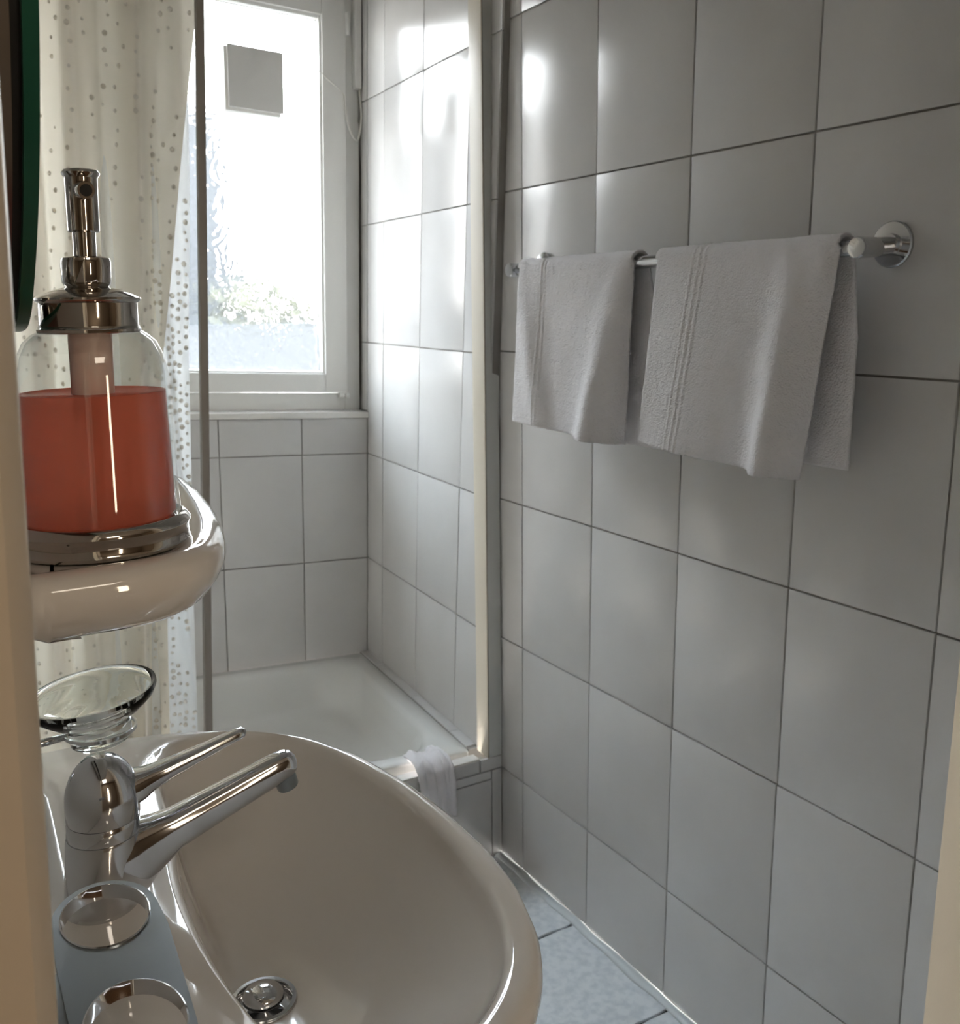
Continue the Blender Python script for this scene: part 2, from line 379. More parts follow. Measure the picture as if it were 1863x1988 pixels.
# door frame: left casing (a rounded moulding seen from outside) and right reveal with casing
df_ = empty('door_frame', (-0.83, -1.19, 0)); df_['kind'] = 'structure'; df_.name = 'door_1'
def casing(x0, x1, y0, y1, z1, rnd):
    poly = []
    return MB().box((x0, y0, 0), (x1, y1, z1), rnd)
SH = (0.045, 1.259, -0.0020)
build(MB().prism([(-1.30, -1.135), (-1.1085, -1.135), (-1.1065, -1.138), (-1.1068, -1.145), (-1.1110, -1.200), (-1.1125, -1.208), (-1.118, -1.215), (-1.30, -1.215)], 0, 2.12), 'door_frame', m_jamb, df_, autos=40)
SH = None
build(casing(-0.5615, -0.50, -1.26, -1.13, 2.12, 0.004), 'door_frame', m_jamb, df_, autos=40)
build(MB().box((-1.12, -1.24, 2.06), (-0.5575, -1.135, 2.12), 0.004), 'door_frame', m_jamb, df_, autos=40)
build(MB().box((-0.50, -1.275, 0), (-0.42, -1.26, 2.16), 0.004), 'casing', m_jamb, df_, autos=40)

# ------------------------------------------------------------------ window
YW = YB + 0.05
def sunk(mb, a, b, bev=0.002): return mb.box(a, b, bev)
w = empty('window_1', (-0.4, YW + 0.03, SZ + 0.02), alc=True); w['kind'] = 'structure'
FX0, FX1, FZ0, FZ1 = -0.80, -0.003, 1.020, 2.20
def frame(x0, x1, z0, z1, wd, y0, y1, bev=0.003, wz=None):
    mb = MB(); wz = wz or wd
    mb.box((x0, y0, z0), (x0 + wd, y1, z1), bev); mb.box((x1 - wd, y0, z0), (x1, y1, z1), bev)
    mb.box((x0 + wd, y0, z0), (x1 - wd, y1, z0 + wz), bev); mb.box((x0 + wd, y0, z1 - wz), (x1 - wd, y1, z1), bev)
    return mb
build(frame(FX0, FX1, FZ0, FZ1, 0.05, YW + 0.012, YW + 0.075), 'window_frame', m_pvc, w, True, autos=40)
sash = build(frame(-0.752, -0.050, 1.074, 2.15, 0.070, YW - 0.004, YW + 0.06, 0.004, 0.055), 'sash', m_pvc, w, True, autos=40)
build(frame(-0.690, -0.112, 1.122, 2.10, 0.016, YW + 0.004, YW + 0.034, 0.004, 0.014), 'glazing_bead', m_pvc, sash, True, autos=40)
build(frame(-0.676, -0.126, 1.134, 2.088, 0.0022, YW + 0.027, YW + 0.034, 0.0), 'glazing_gasket', m_black, sash, True)
build(MB().box((-0.680, YW + 0.036, 1.130), (-0.122, YW + 0.0365, 2.092)), 'pane', m_pane, sash, True)
# hinges
hb = MB().box((-0.077, YW - 0.006, 1.060), (-0.050, YW + 0.012, 1.074), 0.004).lathe([(0.007, 0), (0.0085, 0.002), (0.0085, 0.012), (0.007, 0.014)], (-0.052, YW - 0.004, 1.058), 16)
build(hb, 'hinge', m_pvc, w, True, autos=40)
build(MB().lathe([(0.005, 0), (0.006, 0.002), (0.006, 0.055), (0.005, 0.057)], (-0.044, YW - 0.006, 2.055), 14), 'hinge', m_pvc, w, True, autos=40)
# inner sill
sl = build(MB().box((-1.10, YB - 0.012, 1.002), (-0.001, YW + 0.012, 1.021), 0.006), 'window_sill', m_sill, w, True, autos=50)
# outside reveal (keeps stray sky out of the wall cavity)
struct(build(frame(-0.85, 0.004, 0.98, 2.25, 0.05, YW + 0.07, YW + 0.24, 0), 'wall_outer_reveal', m_plaster, alc=True))

# vent on the pane, with its cable and duct
v = empty('window_fan', (-0.315, YW + 0.03, 1.822), 'square grey fan cover on the textured window pane', 'fan', alc=True)
build(MB().box((-0.391, YW - 0.012, 1.828), (-0.237, YW - 0.004, 1.980), 0.002), 'cover_plate', m_vent, v, True, autos=40)
build(MB().box((-0.400, YW - 0.004, 1.820), (-0.243, YW + 0.0355, 1.976), 0.004), 'housing', m_vent2, v, True, autos=40)
mb = MB(); pts = [(-0.238, YW - 0.006, 1.925), (-0.20, YW - 0.004, 1.930), (-0.165, YW + 0.0, 1.952), (-0.13, YW - 0.004, 1.952), (-0.105, YW - 0.008, 1.935), (-0.075, YW - 0.010, 1.915), (-0.056, YW - 0.010, 1.90)]
mb.tube(pts, 0.0014, 8, 4); build(mb, 'cable', m_cable, v, True, smooth_=True)
mb = MB(); pts = [(-0.056, YW - 0.008, 1.902), (-0.053, YW - 0.008, 1.87), (-0.045, YW - 0.008, 1.83), (-0.030, YW - 0.009, 1.798), (-0.016, YW - 0.010, 1.79), (-0.008, YW - 0.010, 1.82), (-0.004, YW - 0.008, 1.86), (-0.006, YW, 1.93)]
mb.tube(pts, 0.0032, 8, 4); build(mb, 'cable', m_cable, v, True, smooth_=True)
tag(build(MB().box((-0.024, YW - 0.012, 1.925), (-0.004, YW + 0.011, 2.44), 0.002), 'cable_duct', m_pvc, alc=True, autos=40), 'slim white cable duct in the corner right of the window', 'duct')

# outdoors: neighbouring house wall and a bush, seen blurred through the pane
nb = empty('neighbouring_house', (-1.1, 6, -3), 'pale grey house wall blurred beyond the window pane', 'house')
mw = mat('rendered_house_wall', (0.023, 0.025, 0.028), 0.9); bump(mw, 8, 0.3)
build(MB().box((-3.2, 6, -3), (1.22, 9, 2.75)), 'wall', mw, nb)
build(MB().box((-3.3, 5.9, 2.75), (1.3, 9.1, 2.85), 0.02), 'roof_edge', mat('roof_edge', (0.2, 0.19, 0.19), 0.8), nb)
gd = struct(build(MB().box((-14, 1.9, -3.2), (14, 40, -3.0)), 'ground_outside', mat('outside_paving', (0.018, 0.019, 0.021), 0.9)))
lw_ = struct(build(MB().box((-8, 4.4, -3), (8, 4.6, 1.22)), 'wall_garden', mw))
mb = MB()
for k in range(260):
    t = random.uniform(0, 2 * PI); rr = random.random() ** 0.5; c_ = Vector((1.10 + 0.42 * rr * math.cos(t), 5.1 + 0.35 * rr * math.sin(t), 1.25 + random.uniform(-0.4, 0.30) * (1.1 - rr * 0.6)))
    s_ = random.uniform(0.05, 0.11); a_ = Vector((random.uniform(-1, 1), random.uniform(-1, 1), random.uniform(-1, 1))).normalized(); b_ = a_.orthogonal().normalized()
    mb.add([c_ - a_ * s_, c_ + b_ * s_ * .45, c_ + a_ * s_, c_ - b_ * s_ * .45], [(0, 1, 2, 3)])
bush = empty('bush', (1.10, 5.1, -3), 'yellow-green bush blurred behind the lower window pane', 'bush')
build(mb, 'foliage', mat('bush_leaves', (0.040, 0.038, 0.018), 0.8), bush, solid=0.003)['kind'] = 'stuff'
build(MB().tube([(1.10, 5.1, -3), (1.12, 5.1, 0), (1.10, 5.1, 1.0)], [0.05, 0.04, 0.02], 8), 'stem', mat('bark', (0.12, 0.08, 0.05), 0.9), bush)

# ------------------------------------------------------------------ shower tray, kerb, ledge
def rrect(x0, x1, y0, y1, r, n=8):
    P = []
    for cx, cy, a0 in ((x1 - r, y1 - r, 0), (x0 + r, y1 - r, PI / 2), (x0 + r, y0 + r, PI), (x1 - r, y0 + r, 1.5 * PI)):
        for k in range(n + 1):
            a = a0 + PI / 2 * k / n; P.append((cx + r * math.cos(a), cy + r * math.sin(a)))
    return P
tx0, tx1, ty0, ty1 = -1.095, -0.028, 0.352, YB - 0.004
def tl_(ins, z, r): return [(p[0], p[1], z) for p in rrect(tx0 + ins, tx1 - ins, ty0 + ins, ty1 - ins, r)]
rings = [tl_(0.0, 0.20, 0.012), tl_(0.0, 0.240, 0.012), tl_(0.003, 0.2445, 0.012), tl_(0.045, 0.2445, 0.06), tl_(0.054, 0.241, 0.09), tl_(0.062, 0.228, 0.12), tl_(0.074, 0.18, 0.14), tl_(0.088, 0.13, 0.15), tl_(0.11, 0.105, 0.16), tl_(0.17, 0.098, 0.16), tl_(0.25, 0.096, 0.12)]
st = empty('shower_tray', (-0.56, 0.73, 0.0), 'white enamelled shower tray in the alcove under the window', 'shower tray')
build(MB().loft(rings, capa=False), 'basin', m_enamel, st, True, autos=60)
build(MB().lathe([(0.001, 0.101), (0.03, 0.101), (0.036, 0.1), (0.045, 0.098), (0.045, 0.096)], (-0.56, 0.85, 0), 32), 'drain', m_chrome, st, True, autos=40)
# narrow tiled ledge between tray and right wall
lg = struct(build(MB().box((-0.028, 0.36, 0.05), (0.006, YB, 0.2445), 0), 'trim_tray_ledge', m_grout, alc=True))
lc = [0.372, 0.47, 0.72, 0.98, YB - 0.002]
for i in range(4):
    build(MB().box((-0.0275, lc[i] + 0.0015, 0.235), (0.0, lc[i + 1] - 0.0015, 0.2485), 0.002), 'tile', m_tile, lg, True, autos=35)
# kerb front below the shower opening
kb = struct(build(MB().box((-1.10, 0.346, 0), (-0.0015, 0.375, 0.252)), 'wall_kerb', m_grout))
def ktile(x0, x1, z0, z1): tile('y', x0, x1, z0, z1, 0.346, kb)
for x0, x1 in ((-0.062, -0.001), (-0.31, -0.062), (-0.56, -0.31), (-0.81, -0.56), (-1.10, -0.81)):
    ktile(x0, x1, 0.2285, 0.262)
ktile(-0.030, -0.001, 0.0, 0.2285); ktile(-0.20, -0.030, 0.205, 0.2285); ktile(-0.45, -0.20, 0.205, 0.2285); ktile(-0.70, -0.45, 0.205, 0.2285)
ktile(-0.25, -0.030, 0.0, 0.205); ktile(-0.50, -0.25, 0.0, 0.205); ktile(-0.75, -0.50, 0.0, 0.205); ktile(-1.10, -0.75, 0.0, 0.205)
build(MB().box((-1.10, 0.342, 0.2535), (-0.062, 0.372, 0.2655), 0.003), 'edge_trim', m_sill, kb, autos=40)

# enclosure frame: right jamb profile and the left post
en = empty('shower_enclosure_frame', (-0.04, 0.36, 0.262), 'cream and grey aluminium frame profile standing in the wall corner of the shower opening', 'frame')
build(MB().box((-0.0015, 0.340, 0.2625), (-0.037, 0.352, 2.44), 0.0015), 'front_profile', m_alu_g, en, autos=40)
build(MB().box((-0.0385, 0.339, 0.2625), (-0.0368, 0.350, 2.44), 0.0008), 'seal', mat('brown_seal', (0.20, 0.16, 0.12), 0.6), en)
build(MB().box((-0.0410, 0.3385, 0.2625), (-0.0384, 0.390, 2.44), 0.0012), 'inner_profile', m_alu_w, en, autos=40)
build(MB().box((-0.0392, 0.352, 0.2625), (-0.0015, 0.390, 2.44), 0.0015), 'rear_profile', m_alu_w, en, autos=40)

def lean(z): return 0.0590 * (z - 1.20)            # the post and the curtain hang slightly out of plumb
def shear(mb):
    mb.v = [(v[0] + lean(v[2]), v[1], v[2]) for v in mb.v]; return mb
mb = MB().box((-0.659, 0.338, 0.266), (-0.6445, 0.354, 2.44), 0.002)
ps = tag(build(shear(mb), 'shower_post', m_post, autos=40), 'slim grey aluminium post at the right edge of the shower curtain', 'post')

# ------------------------------------------------------------------ shower curtain
cu = empty('shower_curtain', (-0.87, 0.37, 0.30), 'off-white shower curtain with clear raised dots hanging left of the window', 'curtain')
def cy(x, z):
    ph = 0.9 * (z - 1.2) * 0.25
    f = 0.024 * math.asin(0.96 * math.sin(x * 70 + 1.6 + ph)) + 0.004 * math.sin(x * 64 + 1.2 + ph) + 0.009 * math.sin(x * 118 + 2.2 * ph + 0.4) + 0.005 * math.sin(x * 23 + z * 2)
    return 0.395 + f
def edge(z): return -0.613 + (z - 1.857) * 0.16 if z > 1.2 else -0.7181 + (z - 1.2) * 0.06
def cfn(i, j):
    z = 0.335 + 2.05 * j; x0 = -1.10; x = x0 + (edge(z) - x0) * i
    xs = x - lean(z) * 1.5 * i
    y = cy(xs, z)
    if i > 0.93: y -= 0.012 * ((i - 0.93) / 0.07) ** 2
    return (x, y, z)
build(MB().grid(cfn, 180, 60), 'curtain_sheet', m_curt, cu, smooth_=True)
def lfn(i, j):
    z = 0.335 + 2.05 * j; x = -0.86 + (0.86 - 0.658) * i + lean(z)
    return (x, 0.418 + 0.010 * math.sin(x * 75 + z * 1.2) + 0.004 * math.sin(x * 190), z)
build(MB().grid(lfn, 80, 50), 'liner', m_liner, cu, smooth_=True)
# raised dots in loose vertical rows
mb = MB(); dome = [(0.0050, 0.0), (0.0044, 0.0014), (0.0026, 0.0026), (0.0, 0.0031)]
Ry = Matrix.Rotation(PI / 2, 3, 'X')
for cidx in range(22):
    u = (cidx + 0.5) / 22; dens = random.choice((0.25, 0.55, 0.85)); z = 0.4
    while z < 2.0:
        z += random.uniform(0.022, 0.040)
        if noise.noise((cidx * 3.1, z * 5, 0)) > dens * 0.5 - 0.28: continue
        uu = min(0.985, max(0.0, u + random.uniform(-0.011, 0.011))); p = cfn(uu, (z - 0.335) / 2.05)
        s_ = random.uniform(0.55, 1.0)
        mb.lathe([(r * s_, h * s_) for r, h in dome], (p[0], p[1] - 0.0004, p[2]), 8, mtx=Ry)
for cidx in range(9):
    u = 0.45 + 0.55 * (cidx + 0.5) / 9; z = 0.4
    while z < 2.0:
        z += random.uniform(0.013, 0.026)
        if noise.noise((cidx * 5.7 + 50, z * 5, 0)) > 0.1: continue
        p = lfn(min(0.985, u + random.uniform(-0.012, 0.012)), (z - 0.335) / 2.05); s_ = random.uniform(0.6, 1.1)
        mb.lathe([(r * s_, h * s_) for r, h in dome], (p[0], p[1] - 0.0004, p[2]), 8, mtx=Ry)
d_ = build(mb, 'raised_dots', m_dot, cu, smooth_=True); d_['kind'] = 'stuff'
rod = tag(build(MB().tube([(-1.10, 0.41, 2.41), (-0.0, 0.41, 2.41)], 0.011, 16), 'curtain_rod', m_chrome, smooth_=True), 'chrome rod carrying the shower curtain above the frame', 'rod')

# ------------------------------------------------------------------ towel bar and towels
BX, BZ = -0.070, 1.392
tb = empty('towel_bar', (0, -0.24, BZ), 'chrome towel bar with round wall plates on the tiled right wall', 'towel bar')
build(MB().tube([(BX, 0.178, BZ), (BX, 0.174, BZ), (BX, -0.655, BZ), (BX, -0.66, BZ)], [0.009, 0.0105, 0.0105, 0.009], 24), 'bar', m_chrome, tb, autos=40)
RX = Matrix.Rotation(-PI / 2, 3, 'Y')
for yy in (0.165, -0.64):
    build(MB().lathe([(0.030, 0.0), (0.030, 0.004), (0.0285, 0.006), (0.014, 0.0065), (0.0135, 0.012)], (0.0, yy, BZ + 0.006), 40, mtx=RX), 'wall_plate', m_chrome, tb, autos=35)
    build(MB().tube([(-0.008, yy, BZ + 0.004), (-0.03, yy - 0.002 if yy < 0 else yy, BZ + 0.002), (BX - 0.008, yy - 0.010 if yy < 0 else yy, BZ), (BX - 0.016, yy - 0.011 if yy < 0 else yy, BZ), (BX - 0.0175, yy - 0.011 if yy < 0 else yy, BZ)], [0.0115, 0.0125, 0.0135, 0.0135, 0.012], 28), 'arm', m_satin if yy > 5 else m_chrome, tb, autos=35)

def towel(name, label, L0, R0, Lf, Rf, Lb, Rb, zf, zb, ridges, bands, seed, zslf=0.0, thick=0.0):
    """L0/R0 y at the bar, f = front hem, b = back hem (L is the far side, R the near side)"""
    def fn(i, j):
        # j: 0 front hem .. 0.5 bar .. 1 back hem; i: far .. near
        rr = 0.0165 + thick
        zc = BZ + 0.002
        if j < 0.46:
            t = j / 0.46; w_ = 1 - t; z = zf + (zc - zf) * t; x = BX - rr; side = 1
        elif j > 0.54:
            t = (j - 0.54) / 0.46; w_ = t; z = zc + (zb - zc) * t; x = BX + rr * 0.9; side = -1
        else:
            a = (j - 0.46) / 0.08 * PI; x = BX - rr * math.cos(a); z = zc + rr * 0.95 * math.sin(a); w_ = 0; side = 0
        if side >= 0: yl = L0 + (Lf - L0) * w_; yr = R0 + (Rf - R0) * w_
        else: yl = L0 + (Lb - L0) * min(1, w_ * 2.5); yr = R0 + (Rb - R0) * min(1, w_ * 2.5)
        y = yl + (yr - yl) * i
        if side == 1:
            z += zslf * i * w_
            for c0, c1, wd, amp in ridges:
                c_ = c1 + (c0 - c1) * w_
                x -= amp * (w_ ** 0.8) * math.exp(-((i - c_) / wd) ** 2)
            x -= 0.006 * w_ * (1 + math.sin(i * 9 + seed)) 
            # the side folds round at the near edge
            if i > 0.93: x += 0.016 * ((i - 0.93) / 0.07) ** 2 * (0.4 + 0.6 * w_)
            if i < 0.03: x += 0.006 * ((0.03 - i) / 0.03) ** 2
        n1 = noise.noise((y * 30, z * 30, seed)) * 0.0012 + noise.noise((y * 130, z * 130, seed + 4)) * 0.0005
        off = n1
        if side >= 0:
            for bi, b_ in enumerate(bands):
                off += 0.0019 * math.exp(-(((i - b_) * abs(yr - yl)) / 0.0022) ** 2) - 0.0010 * math.exp(-(((i - b_) * abs(yr - yl)) / 0.006) ** 2)
        sgn = -1 if side >= 0 else 1
        if side == 0: return (x - off * math.cos(a), y, z + off)
        return (x + sgn * off, y, z)
    o = build(MB().grid(fn, 190, 170), name, m_towel, smooth_=True, solid=0.0052)
    tag(o, label, 'towel', 'towels over the bar')
    return o
towel('towel', 'smaller white terry towel on the far end of the bar, near the shower', 0.128, -0.213, 0.140, -0.190, 0.075, -0.262, 1.098, 1.084, [(0.30, 0.02, 0.09, 0.012), (0.80, 0.9, 0.11, 0.026)], (0.235, 0.27), 1.0, -0.012)
towel('towel', 'larger white terry towel on the near end of the bar, with raised stripes', -0.272, -0.622, -0.236, -0.580, -0.268, -0.636, 1.098, 1.102, [(0.86, 0.80, 0.085, 0.030), (0.4, 0.4, 0.3, 0.006)], (0.245, 0.285, 0.32), 5.0, -0.014)

# bath mat draped over the kerb
def mfn(i, j):
    P = [(0.418, 0.2835), (0.395, 0.2865), (0.372, 0.2865), (0.354, 0.282), (0.337, 0.268), (0.330, 0.236), (0.328, 0.19), (0.328, 0.15)]
    t = j * (len(P) - 1); k = min(int(t), len(P) - 2); f = t - k
    y = P[k][0] * (1 - f) + P[k + 1][0] * f; z = P[k][1] * (1 - f) + P[k + 1][1] * f
    x = -0.228 + 0.088 * i
    e = max(0, (i - 0.7) / 0.3)
    z += 0.006 * math.sin(i * 9) - 0.006 * e * e; r = 0.0035 * math.sin(i * 46 + j * 3) * e
    y -= 0.004 * math.sin(i * 22) + r
    return (x + 0.003 * noise.noise((y * 60, z * 60, 1)), y - 0.0015, z + r + 0.0015 * noise.noise((x * 150, y * 150, 3)))
tag(build(MB().grid(mfn, 60, 60), 'bath_mat', m_mat, smooth_=True, solid=0.009), 'white terry bath mat folded over the shower kerb behind the washbasin', 'bath mat')

# ------------------------------------------------------------------ washbasin
ZB = 0.870; BC = (-0.915, -0.775)
outer = [(-1.1175, -0.434), (-1.048, -0.434), (-0.997, -0.441), (-0.945, -0.452), (-0.894, -0.472), (-0.845, -0.504), (-0.802, -0.55), (-0.772, -0.618), (-0.754, -0.702), (-0.748, -0.77), (-0.749, -0.844), (-0.757, -0.9), (-0.775, -0.955), (-0.797, -0.993), (-0.828, -1.026), (-0.88, -1.058), (-0.94, -1.078), (-1.0, -1.088), (-1.1175, -1.090)]
inner = [(-0.965, -0.560), (-0.945, -0.505), (-0.912, -0.492), (-0.872, -0.505), (-0.832, -0.540), (-0.800, -0.60), (-0.780, -0.68), (-0.772, -0.76), (-0.774, -0.83), (-0.781, -0.885), (-0.798, -0.940), (-0.824, -0.982), (-0.865, -1.014), (-0.915, -1.030), (-0.952, -1.022), (-0.975, -0.985), (-0.988, -0.93), (-0.995, -0.86), (-0.995, -0.79), (-0.989, -0.725), (-0.975, -0.655)]
def crs(P, sub=8):
    n_ = len(P); o = []
    for i in range(n_):
        p0, p1, p2, p3 = [Vector(P[(i + k) % n_]) for k in (-1, 0, 1, 2)]
        for k in range(sub):
            t = k / sub; o.append(0.5 * ((2 * p1) + (-p0 + p2) * t + (2 * p0 - 5 * p1 + 4 * p2 - p3) * t * t + (-p0 + 3 * p1 - 3 * p2 + p3) * t ** 3))
    return o
def polar(P, C0, N):
    """resample a closed polygon at N even angles round C0"""
    C0 = Vector(C0); out_ = []
    for k in range(N):
        a = 2 * PI * k / N; d = Vector((math.cos(a), math.sin(a))); best = 0
        for i in range(len(P)):
            p, q = P[i] - C0, P[(i + 1) % len(P)] - C0; e = q - p; den = d.x * e.y - d.y * e.x
            if abs(den) < 1e-12: continue
            t = (p.x * e.y - p.y * e.x) / den; s_ = (p.x * d.y - p.y * d.x) / den
            if t > 0 and -1e-6 <= s_ <= 1 + 1e-6: best = max(best, t)
        out_.append(best)
    for _ in range(2): out_ = [(out_[k - 1] + 2 * out_[k] + out_[(k + 1) % N]) / 4 for k in range(N)]
    return out_
NB = 160
ro = polar([Vector(p) for p in outer], BC, NB); ri = polar(crs(inner), BC, NB)
def ringp(rad, z, c=BC): return [(c[0] + rad[k] * math.cos(2 * PI * k / NB), c[1] + rad[k] * math.sin(2 * PI * k / NB), z if not isinstance(z, list) else z[k]) for k in range(NB)]
DC = (-0.930, -0.754)          # drain centre
def lerp_ring(A, B, t, z): return [(a[0] * (1 - t) + b[0] * t, a[1] * (1 - t) + b[1] * t, z) for a, b in zip(A, B)]
Rin = ringp(ri, ZB); Rd = [(DC[0] + 0.0289 * math.cos(2 * PI * k / NB), DC[1] + 0.0289 * math.sin(2 * PI * k / NB), 0) for k in range(NB)]
rg = []
bot = ringp([min(r * 0.55, 0.12) for r in ro], 0.62)
rg.append(bot)
for s_, z in ((0.72, 0.66), (0.86, 0.72), (0.945, 0.78), (0.975, 0.825)): rg.append(ringp([r * s_ if True else r for r in ro], z))
def inset(d): return [max(r - d, q + 0.002) for r, q in zip(ro, ri)]
for d, z in ((0.004, ZB - 0.030), (0.0, ZB - 0.018), (0.0005, ZB - 0.010), (0.004, ZB - 0.003), (0.009, ZB)): rg.append(ringp(inset(d), z))
mid = [(r - 0.009) * 0.5 + (q + 0.006) * 0.5 for r, q in zip(ro, ri)]
rg.append(ringp(mid, ZB + 0.0005)); rg.append(ringp([q + 0.007 for q in ri], ZB)); rg.append(ringp([q + 0.002 for q in ri], ZB - 0.002)); rg.append(ringp([q - 0.002 for q in ri], ZB - 0.008))
for t in (0.03, 0.07, 0.13, 0.22, 0.34, 0.48, 0.63, 0.78, 0.9, 1.0):
    dep = 1 - (1 - t) ** 2.1
    rg.append(lerp_ring(Rin, Rd, t, ZB - 0.010 - (0.128) * min(1, dep * 1.0)))
zd = rg[-1][0][2]
rg.append([(p[0], p[1], zd - 0.004) for p in lerp_ring(Rd, Rd, 0, 0)])
# keep the outline against the wall
rg = [[(max(p[0], -1.1175), p[1], p[2]) for p in r] for r in rg]
wb_ = empty('washbasin', (-0.93, -0.77, 0.62), 'white ceramic washbasin with a deep oval bowl on the left wall', 'washbasin')
build(MB().loft(rg, capb=False), 'bowl', m_ceramic, wb_, autos=70)
build(MB().lathe([(0.0289, -0.006), (0.0297, 0.0), (0.0285, 0.0024), (0.0250, 0.0024), (0.0228, -0.001), (0.0212, -0.010), (0.0212, -0.03)], (DC[0], DC[1], zd), 48), 'drain_flange', m_chrome, wb_, autos=40)
build(MB().lathe([(0.0, -0.028), (0.0211, -0.028), (0.0211, -0.012), (0.0, -0.012)], (DC[0], DC[1], zd), 32), 'drain_throat', m_black, wb_)
build(MB().lathe([(0.003, -0.02), (0.004, -0.004), (0.0155, 0.0005), (0.0182, 0.0035), (0.0176, 0.0075), (0.0135, 0.0115), (0.0065, 0.0132), (0.0, 0.0135)], (DC[0], DC[1], zd), 40), 'drain_plug', m_chrome, wb_, smooth_=True)
# trap and pipe under the bowl, and the wall bracket side
build(MB().tube([(-0.93, -0.77, 0.625), (-0.93, -0.77, 0.50), (-0.93, -0.77, 0.46), (-0.98, -0.77, 0.44), (-1.03, -0.77, 0.47), (-1.06, -0.77, 0.52), (-1.117, -0.77, 0.52)], 0.018, 16, 4), 'waste_pipe', m_chrome, wb_, smooth_=True)

# ------------------------------------------------------------------ tap
TC = (-1.048, -0.752)
tp = empty('basin_tap', (TC[0], TC[1], ZB), 'chrome single-lever mixer tap with domed head on the washbasin', 'tap')
SH = (0.10, ZB, -0.0035)
build(MB().lathe([(0.0275, 0.0), (0.0282, 0.001), (0.0280, 0.004), (0.0276, 0.03), (0.0274, 0.058), (0.0268, 0.0605), (0.0250, 0.061)], (TC[0], TC[1], ZB), 64), 'body', m_chrome, tp, autos=40)
build(MB().lathe([(0.0260, 0.0605), (0.0268, 0.0617), (0.0268, 0.0725), (0.0262, 0.0735)], (TC[0], TC[1], ZB), 64), 'collar', m_chrome, tp, autos=40)
SH = (0.03, ZB + 0.0735, 0.004)
hd = [(0.0262, 0.0735), (0.0271, 0.0748), (0.0274, 0.086)]
for k in range(1, 13):
    a = PI / 2 * k / 12; hd.append((0.0274 * math.cos(a) ** 0.9 if k < 12 else 0.0, 0.086 + 0.0385 * math.sin(a)))
build(MB().lathe(hd, (TC[0], TC[1], ZB), 64), 'head', m_chrome, tp, autos=60)
SH = (0.08, ZB, -0.003)
def arm(p0, p1, secs, N=32, flat=0.0):
    p0 = Vector(p0); p1 = Vector(p1); d = (p1 - p0).normalized(); y = Vector((0, 1, 0)); n_ = d.cross(y).normalized() * -1
    if n_.z < 0: n_ = -n_
    rings = []
    L = (p1 - p0).length
    for t, w_, h_, off in secs:
        c_ = p0 + d * L * t + n_ * off
        ring = []
        for k in range(N):
            a = 2 * PI * k / N; ca, sa = math.cos(a), math.sin(a); q = 2.0 / 2.6
            ring.append(c_ + y * w_ * math.copysign(abs(ca) ** q, ca) + n_ * h_ * math.copysign(abs(sa) ** q, sa))
        rings.append(ring)
    return MB().loft(rings)
sp = arm((-1.040, TC[1], 0.902), (-0.893, TC[1], 0.951), [(0.0, 0.0260, 0.033, -0.001), (0.06, 0.0250, 0.0320, -0.002), (0.12, 0.0220, 0.0285, -0.002), (0.17, 0.0190, 0.0245, -0.001), (0.23, 0.0165, 0.0212, -0.001), (0.32, 0.0142, 0.0168, 0.0), (0.5, 0.0130, 0.0152, 0), (0.7, 0.0122, 0.0140, 0), (0.88, 0.0116, 0.0130, 0), (0.955, 0.0108, 0.0118, 0), (0.99, 0.0085, 0.009, 0), (1.005, 0.004, 0.0045, 0)])
build(sp, 'spout', m_chrome, tp, autos=60)
build(MB().lathe([(0.0088, -0.022), (0.0092, -0.021), (0.0092, -0.008), (0.0088, 0.0)], (-0.9045, TC[1], 0.948), 28, mtx=Matrix.Rotation(-0.32, 3, 'Y')), 'aerator', m_satin, tp, autos=40)
lv = arm((-1.027, TC[1], 0.9615), (-0.936, TC[1], 0.9865), [(0.0, 0.0155, 0.0130, 0), (0.08, 0.0145, 0.0120, 0), (0.16, 0.0115, 0.0098, 0.0), (0.3, 0.0100, 0.0080, 0.0002), (0.6, 0.0078, 0.0060, 0.0), (0.9, 0.0062, 0.0047, 0), (0.975, 0.0053, 0.0040, 0), (1.0, 0.003, 0.0024, 0)])
build(lv, 'lever', m_chrome, tp, autos=60)

SH = None
